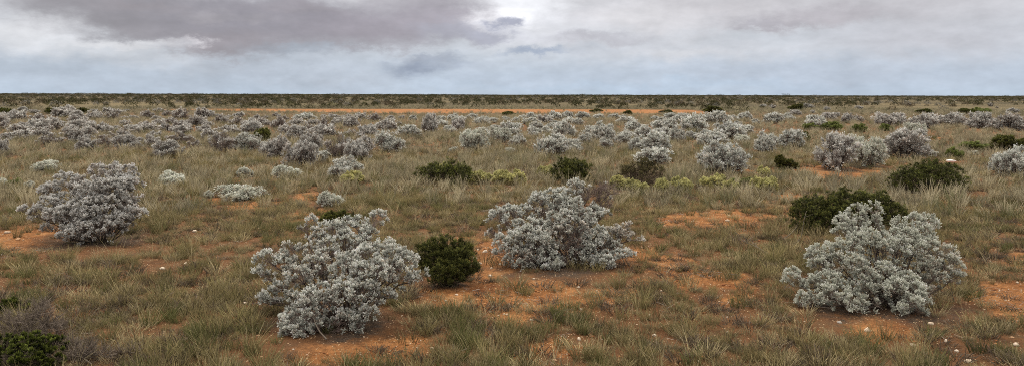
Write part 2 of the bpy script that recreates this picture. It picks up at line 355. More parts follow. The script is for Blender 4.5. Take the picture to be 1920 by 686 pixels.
hero('bluebush', 'large silver-white bluebush at the front right, before the dark green thicket', 'shrub', (1665,572), D_L, (1440,350), 2.54, MINT, 4, **HK)

# near green bushes, shaped lobe by lobe (photo pixels, s=1)
GK = dict(leaf=.026, lw=.3, head=.055, dens=1.1, nspr=12, nlf=9, upb=1.1, twigw=.005, tpow=2.2, gap=-.3, rag=(.6, 1.3), fill=1.6)
hero('green_bush', 'round dark green bush touching the right side of the sprawling silver bluebush', 'bush', (838,538),
 [(838,505,20,0),(802,480,15,0),(862,480,15,.1),(843,460,12,.2),(818,462,12,.2),(797,466,9,.2),(872,500,15,0),(812,512,16,-.15),(848,522,16,-.2),(874,520,12,-.1),(822,482,14,.1),(848,486,16,.05),(866,460,9,.3),(797,500,13,0),(886,508,9,0),(880,478,9,.2),(858,505,14,-.1),(828,528,12,-.2),(832,452,7,.3),(878,464,6,.3)],
 (0,0), 1, GREEN, 11, **GK)
hero('green_bush', 'low dark green thicket with a dry stalk, just behind the large silver-white bluebush', 'bush', (1560,434),
 [(1510,420,22,-.1),(1520,400,24,0),(1545,412,24,0),(1500,400,14,0),(1535,388,18,.2),(1565,395,24,.2),(1585,378,16,.3),(1580,410,24,0),(1575,368,9,.5),(1600,392,22,.3),(1625,395,22,.4),
  (1648,380,16,.6),(1660,400,20,.5),(1680,395,14,.5),(1690,408,14,.5),(1640,410,22,.3),(1610,378,14,.5),(1630,378,14,.6),(1505,430,12,-.2)],
 (0,0), 1, GREEN, 12, **{**GK, 'leaf': .034, 'head': .05, 'nspr': 6, 'root_r': .7})
hero('green_bush', 'wide dark olive bush beyond the thicket, below the scrap of white litter', 'bush', (1742,362),
 [(1690,350,18,0),(1705,338,18,.2),(1725,350,20,-.1),(1740,335,22,.2),(1765,330,20,.3),(1760,350,22,0),(1785,345,18,.1),(1800,352,14,.1),(1745,322,12,.5),(1720,328,12,.4),(1785,330,12,.4),(1680,355,10,0)],
 (0,0), 1, OLIVE, 13, **{**GK, 'rs': 1.25, 'leaf': .045, 'head': .07, 'nspr': 6, 'nlf': 7, 'root_r': .6})
hero('green_bush', 'two-humped dark green bush beside the pale yellow low shrubs', 'bush', (838,347),
 [(805,338,16,0),(818,328,14,.2),(835,338,16,0),(850,322,14,.4),(865,335,16,.1),(880,343,10,0),(858,342,14,0),(800,330,10,.2),(840,325,10,.4),(872,326,8,.3)],
 (0,0), 1, OLIVE, 14, **{**GK, 'rs': 1.4, 'leaf': .05, 'head': .08, 'nspr': 6, 'nlf': 7, 'root_r': .5})
hero('green_bush', 'domed bright dark green bush above the twiggy top of the broad bluebush', 'bush', (1070,348),
 [(1055,335,14,0),(1075,330,16,0),(1090,325,12,.2),(1070,318,12,.3),(1055,320,12,.2),(1085,340,12,0),(1048,328,8,0),(1097,320,6,.2),(1080,315,8,.4)],
 (0,0), 1, GREEN, 15, **{**GK, 'rs': 1.4, 'leaf': .05, 'head': .075, 'nspr': 6, 'nlf': 7, 'root_r': .4})
hero('green_bush', 'brownish olive half-dead bush right of the domed dark green bush', 'bush', (1202,352),
 [(1180,338,14,0,.6),(1200,335,16,0,.5),(1195,322,12,.3,.7),(1215,320,13,.3,.8),(1225,335,14,0,.5),(1235,325,8,.2,.3),(1175,326,9,.2,.6),(1210,342,14,-.1,.5)],
 (0,0), 1, dict(OLIVE, tip=(.12,.105,.045), mid=(.05,.044,.022), twig=(.13,.095,.07)), 16, **{**GK, 'rs': 1.4, 'leaf': .05, 'head': .075, 'nspr': 5, 'nlf': 6, 'root_r': .4})
hero('green_bush', 'small dark bush half hidden behind the crown of the sprawling silver bluebush', 'bush', (628,424),
 [(612,414,10,0),(625,410,11,.1),(642,409,10,.1),(655,413,9,0)], (0,0), 1, GREEN, 17, **{**GK, 'leaf': .03, 'head': .045})
# bottom left corner
hero('green_bush', 'dark bush with yellow-green shoots in the bottom left corner', 'bush', (50,690),
 [(8,652,20,0,.5),(38,656,20,0,.55),(72,650,20,.1,.7),(104,652,16,.1,.5),(15,685,22,-.2,.3),(58,682,22,-.2,.6),(98,678,18,-.1,.5),(-20,665,26,0),(22,648,10,.1),(62,644,10,.1),(112,646,8,.2),(35,675,16,-.1,.4),(80,668,14,-.1,.7)],
 (0,0), 1, TW, 18, **{**GK, 'leaf': .02, 'lw': .5, 'head': .03, 'dens': .8, 'root_r': .4})
hero('green_bush', 'small shoot-tipped green bush at the left edge above the dead twiggy shrub', 'bush', (22,592),
 [(12,580,12,0),(24,574,9,.1),(5,588,12,0),(48,580,14,.1,.15),(60,590,16,0,.1)], (0,0), 1, TW, 19, **{**GK, 'leaf': .02, 'lw': .5, 'head': .03, 'dens': .8})
DEAD = dict(MAUVE, twig=(.13,.105,.085), stem=(.10,.08,.065))
def dead(label, root, lobes, seed, w=.0045):
    rng = np.random.default_rng(seed); x0, d0 = ground(*root); z0 = float(zg(x0, d0)); out = []
    for px, py, r, off in lobes:
        u, v = uv(px, py); d = d0+off; out.append((u/F*d-x0, off, max(H-v*d/F-z0, .05), r*d/F*1.1, 0.0))
    fo, wo = bush(out, DEAD, rng, head=.06, dens=1.4, twigw=w, stemr=.008, root_r=.2)
    o = bpy.data.objects.new('dead_shrub', wo.mesh('dead_shrub', M_wood)); C.objects.link(o); o.location = (x0, d0, z0)
    o['label'] = label; o['category'] = 'dead shrub'
dead('leafless grey twiggy shrub above the yellow-green shoots at the bottom left', (55,640), [(20,620,26,0),(50,612,28,0),(85,605,28,.1),(75,580,22,.2),(110,625,22,0),(15,600,20,.1),(60,635,24,-.1)], 31)
dead('low leafless grey shrub on the bottom edge right of the yellow-green shoots', (150,672), [(135,655,24,0),(165,665,24,0),(190,675,20,-.1),(150,680,24,-.2)], 32)
dead('wispy grey leafless shrub among grass at the very bottom, left of the sprawling bluebush', (236,676), [(225,668,14,0),(245,665,14,0)], 33)

# --- prototypes copied over the plain
def proto(P, seed, w=1.8, h=1.1, n=9, leafy=1.0, **kw):
    rng = np.random.default_rng(seed); lobes = []
    for i in range(n):
        a = rng.uniform(0, 6.28); q = math.sqrt(rng.random())*.72
        r = w*rng.uniform(.13, .22)
        z = h*(1-.62*q*q)*rng.uniform(.5, .95)-r*.6
        lobes.append((math.cos(a)*q*w/2, math.sin(a)*q*w/2, max(z, r*.5), r, leafy*rng.uniform(.75, 1.1), rng.choice([0, 0, .2])))
    for i in range(n//2):
        a = rng.uniform(0, 6.28); r = w*rng.uniform(.10, .15)
        lobes.append((math.cos(a)*w*.34, math.sin(a)*w*.34, r*.8+h*.12*rng.random(), r, leafy*.9, 0))
    fo, wo = bush(lobes, P, rng, **kw)
    V, Fq, K = fo.get()
    lo, hi = np.percentile(V, 1, 0), np.percentile(V, 99, 0)
    gm = M_green if P in (GREEN, OLIVE, LGRN) else M_leaf
    return dict(f=fo.mesh('foliage', gm), b=wo.mesh('branches', M_wood), w=(hi[0]-lo[0]+hi[1]-lo[1])/2, h=hi[2], c=(lo+hi)/2)
K1 = dict(leaf=.042, head=.12, dens=1.1, nspr=11, nlf=7, twigw=.010, stemr=.016, lw=.6)
K2 = dict(leaf=.08, head=.20, dens=1.3, nspr=8, nlf=6, twigw=.022, stemr=.022, lw=.7)
PR = {}
PR['blue1'] = [proto(BLUE, 100+i, n=8+i % 4, **K1) for i in range(4)]+[proto(MINT, 110, n=10, **K1)]
PR['mauve1'] = [proto(MAUVE, 120+i, n=8+i % 4, leafy=(.8, .9, .7, .85, .3)[i], **K1) for i in range(5)]
PR['mint1'] = [proto(MINT, 130+i, w=1.0, h=.5, n=7, **{**K1, 'leaf': .032, 'head': .08}) for i in range(3)]
PR['blue2'] = [proto(BLUE, 140+i, n=9+i % 4, **K2) for i in range(4)]
PR['mauve2'] = [proto(MAUVE, 150+i, n=8+i % 4, leafy=(.8, .9, .7, .85, .35)[i], **K2) for i in range(5)]
PR['green'] = [proto(GREEN, 160+i, w=1.4, h=1.0, n=8, **{**K1, 'leaf': .06, 'lw': .35, 'head': .08, 'upb': .8}) for i in range(3)]
PR['olive'] = [proto(OLIVE, 170+i, w=1.6, h=.9, n=8, **{**K1, 'leaf': .07, 'lw': .35, 'head': .1, 'upb': .8}) for i in range(3)]
PR['lgrn'] = [proto(LGRN, 180+i, w=1.4, h=.6, n=8, **{**K1, 'leaf': .07, 'lw': .3, 'head': .09, 'upb': .9}) for i in range(2)]
PR['yell'] = [proto(YELL, 190+i, w=1.1, h=.4, n=7, **{**K1, 'leaf': .035, 'lw': .5, 'head': .06, 'upb': .8, 'dens': .9}) for i in range(3)]
prng = np.random.default_rng(77)
NAMES = {'blue': ('bluebush', 'shrub'), 'mauve': ('bluebush', 'shrub'), 'mint': ('bluebush', 'shrub'), 'green': ('green_bush', 'bush'), 'olive': ('green_bush', 'bush'), 'lgrn': ('green_bush', 'bush'), 'yell': ('yellow_shrub', 'low shrub')}
placed = []; SPOT = []
def zone(px, py):
    side = ['at the far left', 'left of centre', 'in the middle', 'right of centre', 'at the far right'][int(min(4, max(0, px//384)))]
    row = 'back rows' if py < 232 else ('middle rows' if py < 262 else 'front rows')
    return row, side
def place(kind, px, py, w, h, label=None, group=None):
    d0 = F*H/max(uv(px, py)[1], 1); wm = w*d0/F
    d = d0+wm*.38; u = uv(px, py)[0]; wm = w*d/F; x = u/F*d
    z = float(zg(x, d)); hm = H-uv(px, py-h)[1]*d/F-z
    hm = min(max(hm, .42 if kind == 'yell' else .22), 1.6)
    key = kind
    if kind in ('blue', 'mauve'): key = kind+('1' if d < 48 else '2')
    if kind == 'mint': key = 'mint1'
    pr = PR[key][prng.integers(len(PR[key]))]
    s = wm/pr['w']*(.9 if kind in ('blue', 'mauve') else 1); sz = hm/pr['h']*.95
    nm, cat = NAMES[kind]
    if label is None:
        row, side = zone(px, py)
        group = f'grey bluebushes in the {row} {side}'
        tone = 'mauve-grey' if kind == 'mauve' else 'silver-grey'
        label = f'{tone} bluebush among its like in the {row} of the thicket {side}'
        group = f'{tone} bluebushes in the {row} {side}'
    t = thing(nm, label, cat, (x, d, z-.01), prng.uniform(0, 6.28), (s, s, sz), group)
    for n_, me in (('foliage', pr['f']), ('branches', pr['b'])): part(n_, me, t)
    placed.append((px, py, w, h)); DEB_SHADE.append((x, d, wm*.5)) if d < 50 else None; SPOT.append((x, d-wm*.25, wm*(.9 if kind == 'yell' else .6), .12 if kind in ('yell', 'mint', 'lgrn') else .4))
L_ = [
 ('mint',87,326,44,26,'small pale bluebush alone in tall grass above the big left bluebush'),
 ('mint',325,350,50,30,'white-tipped low bluebush in the grass right of the big left bluebush'),
 ('mint',0,350,26,20,'small pale bluebush cut by the left edge above the red soil'),
 ('mint',54,355,16,8,'tiny pale tuft of bluebush just above the big left bluebush'),
 ('mint',459,333,30,20,'small pale bluebush left of the two-tufted white one'),
 ('mint',540,335,50,26,'two-tufted white bluebush on red soil left of the dense silver one'),
 ('mint',446,376,76,30,'low white-tipped bluebush, widest of those above the grassy left foreground'),
 ('mint',391,370,18,11,'tiny pale bluebush touching the left end of the low white-tipped one'),
 ('mint',621,389,44,32,'small silvery bluebush just above the crown of the sprawling front bluebush'),
 ('blue',647,336,68,42,'dense silver bluebush with clean white top, nearest of the left middle thicket'),
 ('mauve',161,286,42,31,'mauve-grey bluebush standing in front of its row, second left of the grassy gap'),
 ('mauve',98,276,46,27,'mauve-grey bluebush at the front of the far left thicket, above the lone pale one'),
 ('mauve',236,284,54,32,'wide mauve-grey bluebush in the front row at the left, right of a narrow one'),
 ('mauve',195,277,26,25,'narrow mauve-grey bluebush squeezed between two wider ones at the left'),
 ('mauve',40,263,52,20,'low grey bluebush near the left edge behind tan grass'),
 ('mauve',2,291,26,32,'dark grey bluebush cut by the left edge of the view'),
 ('mauve',284,276,30,24,'small dark mauve bluebush left behind the rounded one'),
 ('mauve',318,299,58,38,'rounded mauve-grey bluebush standing forward in tan grass'),
 ('mauve',425,289,64,46,'large mauve bluebush at the left end of the clump with the little green bush'),
 ('blue',468,288,50,40,'silver-tipped bluebush just below the little green bush'),
 ('mauve',514,297,56,42,'mauve bluebush between the green-bush clump and the tall twiggy one'),
 ('mauve',560,266,44,32,'dark-topped mauve bluebush standing highest in the left middle clump'),
 ('mauve',585,287,46,38,'mauve bluebush behind the tall twiggy one in the left middle clump'),
 ('mauve',563,316,66,52,'tall twiggy mauve bluebush directly behind the two-tufted white one'),
 ('blue',602,304,32,22,'small pale-tipped bluebush at the right foot of the tall twiggy one'),
 ('mauve',638,300,58,52,'left half of the large twin bluebush behind the dense silver one'),
 ('mauve',674,305,56,50,'right half of the large twin bluebush behind the dense silver one'),
 ('mauve',362,282,24,25,'narrow grey bluebush between the rounded one and the large clump'),
 ('mauve',393,263,30,22,'small grey bluebush behind the left end of the large clump'),
 ('blue',730,287,62,42,'rounded silver bluebush at the right end of the left middle thicket'),
 ('mauve',807,251,30,38,'tall narrow grey bluebush alone at the edge of the open grass'),
 ('mauve',690,259,38,24,None),('blue',766,256,44,22,None),('mauve',727,246,36,24,None),('mauve',702,230,34,18,None),('mauve',658,240,28,22,None),('blue',773,228,18,12,None),
 ('blue',845,251,28,16,None),('mauve',858,246,30,24,None),
 ('blue',887,285,62,44,'broad silver bluebush above the yellow low shrubs'),
 ('blue',935,270,48,32,'grey bluebush behind the broad one above the yellow shrubs'),('blue',955,257,42,28,None),
 ('mint',850,286,18,11,'tiny pale bluebush at the left foot of the broad silver one'),('mint',956,288,18,11,'tiny pale bluebush between the broad silver one and the next'),
 ('blue',1032,296,64,46,'dense silver bluebush behind the domed dark green bush'),('blue',1072,288,44,28,'low silver bluebush touching the right of the dense one'),
 ('blue',970,277,32,26,None),('blue',1002,259,28,20,None),('mauve',1020,235,30,20,None),('blue',1058,260,42,34,None),('blue',1097,274,28,26,None),('blue',1130,270,50,42,'tall silver bluebush in the middle above a bare red patch'),
 ('blue',1136,279,28,21,None),('blue',1168,273,36,26,None),('blue',1196,287,38,34,None),('blue',1225,290,60,45,'tallest silver bluebush in the middle rows, behind a low white-tipped one'),
 ('blue',1222,310,72,34,'low white-tipped bluebush at the foot of the tallest middle one'),('mint',1193,301,22,10,'tiny pale bluebush left of the low white-tipped one'),
 ('blue',1176,235,36,16,None),('blue',1190,250,36,24,None),('blue',1250,245,52,22,None),('blue',1270,268,32,32,None),
 ('blue',1356,327,98,64,'large rounded silver bluebush standing clear, left of the small green bush'),
 ('blue',1333,277,58,30,'wide silver bluebush right behind the large rounded one'),('blue',1366,264,60,36,'wide silver bluebush, second behind the large rounded one'),
 ('blue',1392,272,32,20,'small low silver bluebush right of the wide pair'),('blue',1300,250,52,36,None),('blue',1345,234,50,26,None),
 ('blue',1434,290,42,44,'upright silver bluebush left of the dark-stemmed domed one'),('blue',1482,280,52,38,'domed bluebush on a dark stem right of the upright one'),('blue',1457,277,22,22,'narrow pale bluebush wedged between the upright and the domed ones'),
 ('blue',1451,233,36,22,None),('blue',1480,228,24,16,None),('blue',1530,240,40,24,None),('mauve',1552,227,30,16,None),('mauve',1592,232,26,20,None),('mauve',1515,204,22,10,None),('mauve',1448,204,18,8,None),('blue',1415,235,16,12,None),
 ('mauve',1575,322,84,74,'tall mauve-grey bluebush on red soil, leftmost of the big right trio'),('blue',1622,316,78,62,'open-branched silver bluebush, middle of the big right trio'),
 ('mauve',1690,302,94,62,'broad mauve-grey bluebush, rightmost of the big right trio'),('blue',1742,296,32,22,'low silver bluebush trailing right from the big trio'),
 ('mint',1714,256,36,26,'bright silver bluebush directly behind the big right trio'),('mauve',1655,238,40,26,None),('mauve',1682,236,36,24,None),('mauve',1735,242,46,30,None),
 ('mauve',1785,237,46,26,'rounded mauve bluebush standing apart at the right, left of another'),('mauve',1840,242,46,32,'rounded mauve bluebush nearer the right edge, right of another like it'),
 ('mauve',1893,246,58,34,'wide mauve bluebush at the right edge in the back'),('mauve',1608,232,26,16,None),('mint',1825,293,16,9,'tiny pale bluebush beyond the white litter'),
 ('blue',1895,334,72,60,'silver bluebush cut by the right edge below the dark green bush'),('mint',1043,514,15,20,'seedling bluebush on red soil at the foot of the broad front bluebush'),
 ('mauve',125,214,26,17,None),('mauve',213,250,24,14,None),('mauve',248,253,36,19,None),('mauve',150,247,44,23,None),('mauve',102,246,34,27,None),
 ('mauve',71,229,38,17,None),('mauve',33,229,38,23,None),('mauve',116,221,42,19,None),('mauve',180,226,30,17,None),('mauve',210,226,32,19,None),('mauve',275,223,30,17,None),('mauve',310,247,24,17,None),
 ('mauve',444,237,32,19,None),('mauve',481,228,16,13,None),('mauve',524,243,36,25,None),('mauve',606,245,28,27,None),('mauve',381,223,32,21,None),('mauve',338,225,42,23,None),('blue',570,227,42,15,None),
 ('green',492,269,32,29,'little dark green bush in the back of the left middle clump'),
 ('green',1466,321,38,31,'small bright green bush right of the large rounded silver bluebush'),('green',1489,319,18,14,'tiny green bush touching the right of the small bright green one'),
 ('green',1493,207,25,12,'dark green dome far off in the tan grass right of the orange clearing'),('olive',1734,213,27,9,'low dark bush far off behind the right trio'),('olive',1814,214,30,11,'low dark bush far off left of a yellowish one'),
 ('lgrn',1841,213,28,11,'low yellow-green bush far off at the right'),('lgrn',1557,246,40,18,'wide light green bush behind the domed bluebush, left of the big trio'),('lgrn',1520,245,30,14,'low light green bush left of the wide light green one'),
 ('lgrn',1610,250,26,18,'light green bush directly behind the big right trio'),('lgrn',1662,246,24,14,'low light green bush behind the broad mauve bluebush of the trio'),('olive',1510,266,18,19,'small dark olive bush touching the right of the domed bluebush'),
 ('lgrn',1828,285,54,20,'wide yellow-green low bush beyond the white litter'),('lgrn',1790,300,28,24,'olive tufty bush just above the white litter'),
 ('green',1900,292,60,38,'dark green bush at the right edge above the silver bluebush'),
 ('olive',8,217,24,15,'dark bush on the left edge at the back of the thicket'),('olive',92,214,14,12,'small dark bush far left at the back, left of the highest grey bush'),('olive',158,212,26,10,'low dark bush at the back right of the highest grey bush'),
 ('olive',1336,213,36,14,'low dark bush at the right end of the orange clearing'),('olive',1250,213,24,7,'flat dark bush on the right part of the orange clearing'),('olive',1118,212,20,8,'flat dark bush on the middle of the orange clearing'),
 ('olive',1178,216,16,9,'small dark bush at the near edge of the orange clearing'),('olive',955,218,24,9,'low dark bush where the orange clearing narrows'),
 ('yell',900,349,40,26,'pale yellow low shrub touching the two-humped dark green bush'),('yell',935,349,44,24,'pale yellow low shrub, second right of the two-humped green bush'),('yell',966,350,40,22,'pale yellow low shrub, third right of the two-humped green bush'),
 ('yell',826,325,22,16,'yellow shrub peeping up behind the two-humped dark green bush'),('yell',667,350,46,15,'yellow-green low shrub on red soil below the dense silver bluebush'),
 ('yell',1023,334,26,17,'yellow shrub left of the domed dark green bush'),('yell',1162,356,34,15,'pale yellow shrub left of the half-dead olive bush foot'),('yell',1195,364,40,16,'pale yellow shrub below the half-dead olive bush'),
 ('yell',1242,362,28,15,'pale yellow shrub right of the half-dead olive bush foot'),('yell',1281,360,36,22,'brightest yellow shrub below the large rounded silver bluebush'),('yell',1336,354,44,18,'pale yellow shrub left of a small green one'),
 ('lgrn',1392,350,46,18,'small green low shrub among the yellow ones'),('yell',1434,360,44,20,'pale yellow shrub right of the small green low one'),('yell',1434,334,22,16,'yellow tuft left above the yellow shrubs'),
 ('yell',1370,366,30,12,'smallest yellow shrub nearest the viewer in its row'),('lgrn',28,350,22,13,'yellow-green herb left of the big left bluebush'),('lgrn',1885,268,30,14,'yellowish low bush behind the dark green bush at the right edge'),
]
for k, px, py, w, h, lb in L_: place(k, px, py, w, h, lb)
# the rest of the grey thicket
frng = np.random.default_rng(5)
REG = [(0,340,209,272,44,'mauve'),(330,640,222,262,24,'mauve'),(640,1000,224,262,26,'mix'),(960,1400,224,262,46,'blue'),(1420,1920,198,236,12,'mauve')]
for x0, x1, y0, y1, n, kd in REG:
    cnt = 0
    for _ in range(2500):
        if cnt >= n: break
        px = frng.uniform(x0, x1); py = y0+(y1-y0)*frng.random()
        wd = frng.uniform(.8, 1.8); v = uv(px, py)[1]; d = F*H/v; w = wd*F/d; h = w*frng.uniform(.42, .66)
        if any(abs(px-q[0]) < (w+q[2])*.36 and abs(py-q[1]) < 5+(py-195)*.07 for q in placed): continue
        if kd != 'mauve' and fbm(np.array([px/60.]), np.array([py/18.]), 9, 2)[0] < .36: continue
        k = kd if kd != 'mix' else ('mauve' if px < 800 else 'blue')
        place(k, px, py, w, h); cnt += 1

ST = [(365,430,10,'white rounded stone on grass right of the big left bluebush'),(348,493,9,'pale stone in the left foreground grass, lower of two'),(305,502,12,'flat cream stone in the left foreground grass'),
 (460,571,10,'white stone at the left foot of the sprawling bluebush'),(484,577,6,'small stone under the left arm of the sprawling bluebush'),(484,638,8,'ochre stone on soil left of the low tip of the sprawling bluebush'),
 (550,659,6,'small stone directly below the low tip of the sprawling bluebush'),(490,674,6,'small reddish stone near the bottom edge below the sprawling bluebush'),(14,433,14,'flat white stone on red soil at the left edge'),(34,445,11,'ochre stone beside the flat white one at the left edge'),
 (909,476,12,'tallest cream stone between the round green bush and broad bluebush'),(891,489,16,'flat cream slab right of the round green bush'),(899,498,10,'cream stone just below the flat slab'),(919,521,9,'cream stone below the gap between green bush and broad bluebush'),
 (938,499,8,'small cream stone at the left foot of the broad bluebush'),(836,564,7,'small white stone below the round green bush'),(856,554,7,'small orange-white stone below the round green bush, right of another'),
 (998,597,9,'white stone in the middle of the orange soil'),(1086,633,12,'irregular white stone near the bottom in the middle'),(1040,669,12,'brownish stone at the bottom edge in the middle'),(1227,622,9,'cream stone in grass right of the middle orange soil'),
 (1001,526,6,'tiny white stone in front of the broad bluebush, left'),(1085,540,7,'tiny white stone in front of the broad bluebush, right'),(1246,422,9,'orange stone in the grass right of the broad bluebush crown'),
 (1364,413,9,'white stone at the top of the red patch left of the thicket'),(1364,617,6,'tiny cream stone in grass left of the large silver-white bluebush'),(1575,601,10,'grey stone at the left foot of the large silver-white bluebush'),
 (1626,616,16,'largest cream stone, below the large silver-white bluebush'),(1712,644,14,'jagged white stone lower right of the largest cream one'),(1654,646,9,'small ochre stone below the largest cream one'),(1633,664,8,'ochre stone lowest below the largest cream one'),
 (1745,606,12,'pale stone at the right foot of the large silver-white bluebush'),(1774,637,12,'tan stone right of the jagged white one'),(1794,654,10,'white stone in dark grass at the lower right'),(1816,674,16,'broad tan-white stone at the bottom right edge'),
 (1905,645,14,'white stone nearest the right edge'),(1898,632,8,'small ochre stone just above the one nearest the right edge')]
for px, py, w, lb in ST:                        # nothing tall grows right in front of a stone or the carton
    x, d = ground(px, py+2); SPOT.append((x, d-.12, .17+w*.004, .1))
x, d = ground(1784, 306); SPOT.append((x, d-.6, .8, .06)); SPOT.append((x, d-1.6, .6, .15))

build_ground()

# ------------------------------------------------------------------ stuff: instanced from prototypes kept in the same mesh
def stuff(name, label, pts, pid, rot, scl, protos, mat):
    V = [pts]; Fs = []; K = [np.zeros((len(pts), 3))]; gid = []; n = len(pts)
    for i, (v, f, k) in enumerate(protos):
        V.append(v); Fs.append(f+n); K.append(k); gid += [i]*len(f); n += len(v)
    V = np.concatenate(V); Fs = np.concatenate(Fs); K = np.concatenate(K)
    me = mesh_np(name, V, Fs, K, mat)
    N = len(pts)
    def pa(nm, ty, fld, arr, dim):
        full = np.zeros((len(V), dim), np.float32 if ty != 'INT' else np.int32); full[:N] = np.asarray(arr).reshape(N, dim)
        a = me.attributes.new(nm, ty, 'POINT'); a.data.foreach_set(fld, full.ravel())
    pa('pid', 'INT', 'value', pid, 1); pa('rot', 'FLOAT_VECTOR', 'vector', rot, 3); pa('scl', 'FLOAT_VECTOR', 'vector', scl, 3); pa('ispt', 'INT', 'value', np.ones(N), 1)
    a = me.attributes.new('gid', 'INT', 'FACE'); a.data.foreach_set('value', np.array(gid, np.int32))
    o = bpy.data.objects.new(name, me); C.objects.link(o); o['kind'] = 'stuff'; o['label'] = label
    ng = bpy.data.node_groups.new(name, 'GeometryNodeTree')
    ng.interface.new_socket('Geometry', in_out='INPUT', socket_type='NodeSocketGeometry'); ng.interface.new_socket('Geometry', in_out='OUTPUT', socket_type='NodeSocketGeometry')
    nn = ng.nodes; lk = ng.links
    gi = nn.new('NodeGroupInput'); go = nn.new('NodeGroupOutput')
    def na(nm, ty):
        a = nn.new('GeometryNodeInputNamedAttribute'); a.data_type = ty; a.inputs['Name'].default_value = nm; return a.outputs['Attribute']
    cmp = nn.new('FunctionNodeCompare'); cmp.data_type = 'INT'; cmp.operation = 'EQUAL'
    lk.new(na('ispt', 'INT'), cmp.inputs[2]); cmp.inputs[3].default_value = 1
    sep = nn.new('GeometryNodeSeparateGeometry'); sep.domain = 'POINT'; lk.new(gi.outputs[0], sep.inputs[0]); lk.new(cmp.outputs[0], sep.inputs['Selection'])
    sp = nn.new('GeometryNodeSplitToInstances'); sp.domain = 'FACE'; lk.new(sep.outputs['Inverted'], sp.inputs[0]); lk.new(na('gid', 'INT'), sp.inputs['Group ID'])
    ip = nn.new('GeometryNodeInstanceOnPoints'); lk.new(sep.outputs['Selection'], ip.inputs['Points']); lk.new(sp.outputs['Instances'], ip.inputs['Instance'])
    ip.inputs['Pick Instance'].default_value = True; lk.new(na('pid', 'INT'), ip.inputs['Instance Index'])
    lk.new(na('rot', 'FLOAT_VECTOR'), ip.inputs['Rotation']); lk.new(na('scl', 'FLOAT_VECTOR'), ip.inputs['Scale'])
    lk.new(ip.outputs[0], go.inputs[0])
    md = o.modifiers.new('scatter', 'NODES'); md.node_group = ng
    return o
def tuft(seed, n, h, spread, lean, w, c0, c1, droop=.3, hv=.35, dark=.7):
    rng = np.random.default_rng(seed); q = Q()
    a = rng.uniform(0, 6.28, n); r = spread*np.sqrt(rng.random(n))
    B = np.stack([np.cos(a)*r, np.sin(a)*r, np.full(n, -.01)], 1)
    a2 = a+rng.normal(size=n)*.7; le = lean*(.3+rng.random(n))
    D = nrm(np.stack([np.cos(a2)*le, np.sin(a2)*le, np.ones(n)], 1)); L = h*(1-hv+2*hv*rng.random(n))[:, None]
    M = B+D*L*.55; out = np.stack([np.cos(a2), np.sin(a2), -np.ones(n)*.6], 1)
    E = M+nrm(D+out*droop*rng.random((n, 1)))*L*.5
    t = rng.random((n, 1)); k = np.array(c0)*(1-t)+np.array(c1)*t; k = k*rng.uniform(.7, 1.25, (n, 1))
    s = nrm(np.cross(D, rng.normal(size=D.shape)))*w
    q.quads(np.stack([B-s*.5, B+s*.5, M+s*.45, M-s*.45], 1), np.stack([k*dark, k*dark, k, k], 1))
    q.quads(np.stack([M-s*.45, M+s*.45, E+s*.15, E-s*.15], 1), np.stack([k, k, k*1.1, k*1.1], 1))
    return q.get()
CLEAR = [(635,622,145,42,.08),(1065,516,160,26,.15),(1650,594,180,34,.12),(155,460,130,28,.12),(840,545,70,16,.2)]
def clear(X, Y):
    px, py = topix(X, Y); k = np.ones_like(X)
    for cx, cy, rx, ry, v in CLEAR: k = np.where(((px-cx)/rx)**2+((py-cy)/ry)**2 < 1, v, k)
    for ox, oy, orr, v in SPOT:
        k = np.where((X-ox)**2+(Y-oy)**2 < orr*orr, np.minimum(k, v), k)
    return k
def scatter(seed, bands, keep):
    """bands (d0, d1, per m2) within +-42 deg; keep(x,y,rng) -> probability"""
    rng = np.random.default_rng(seed); X = []; Y = []
    for d0, d1, rho in bands:
        ang = R(42); n = int(rho*ang*(d1*d1-d0*d0))
        d = np.sqrt(rng.uniform(d0*d0, d1*d1, n)); a = rng.uniform(-ang, ang, n)
        X.append(d*np.sin(a)); Y.append(d*np.cos(a))
    X = np.concatenate(X); Y = np.concatenate(Y); k = rng.random(len(X)) < keep(X, Y)*clear(X, Y)
    return X[k], Y[k], rng
def lay(name, label, seed, bands, keep, protos, mat, smin=.7, smax=1.3, grow=0.0, pidf=None, tilt=.1):
    X, Y, rng = scatter(seed, bands, keep); N = len(X)
    s = rng.uniform(smin, smax, N)*(1+grow*np.clip((np.hypot(X, Y)-15)/60, 0, 1.5))
    cl = fbm(X*.35, Y*.35, seed+3, 2); s = s*(.75+.5*cl)
    rot = np.stack([rng.normal(size=N)*tilt, rng.normal(size=N)*tilt, rng.uniform(0, 6.28, N)], 1)
    scl = np.stack([s, s, s*rng.uniform(.8, 1.25, N)], 1)
    pid = rng.integers(0, len(protos), N) if pidf is None else pidf(X, Y, rng)
    print(name, N)
    return stuff(name, label, np.stack([X, Y, zg(X, Y)], 1), pid, rot, scl, protos, mat)
STRAW = (.47,.385,.20); TAN = (.31,.245,.12); OLV = (.15,.14,.055); GRY = (.225,.185,.115); GRN = (.085,.095,.03); DOL = (.07,.06,.028); RED = (.2,.12,.075)
def nb(p):                                        # keeps off bare soil
    return lambda X, Y: np.clip(1-bare(X, Y)*p, 0, 1)
fine = [tuft(i, 60, [.10,.13,.15,.12,.17,.09,.13,.11][i], [.06,.09,.11,.07][i % 4], [.6,.9,.5,1.1][i % 4], .0042, [OLV, GRY, DOL, OLV][i % 4], [TAN, STRAW, TAN, GRY][i % 4], dark=.45) for i in range(8)]
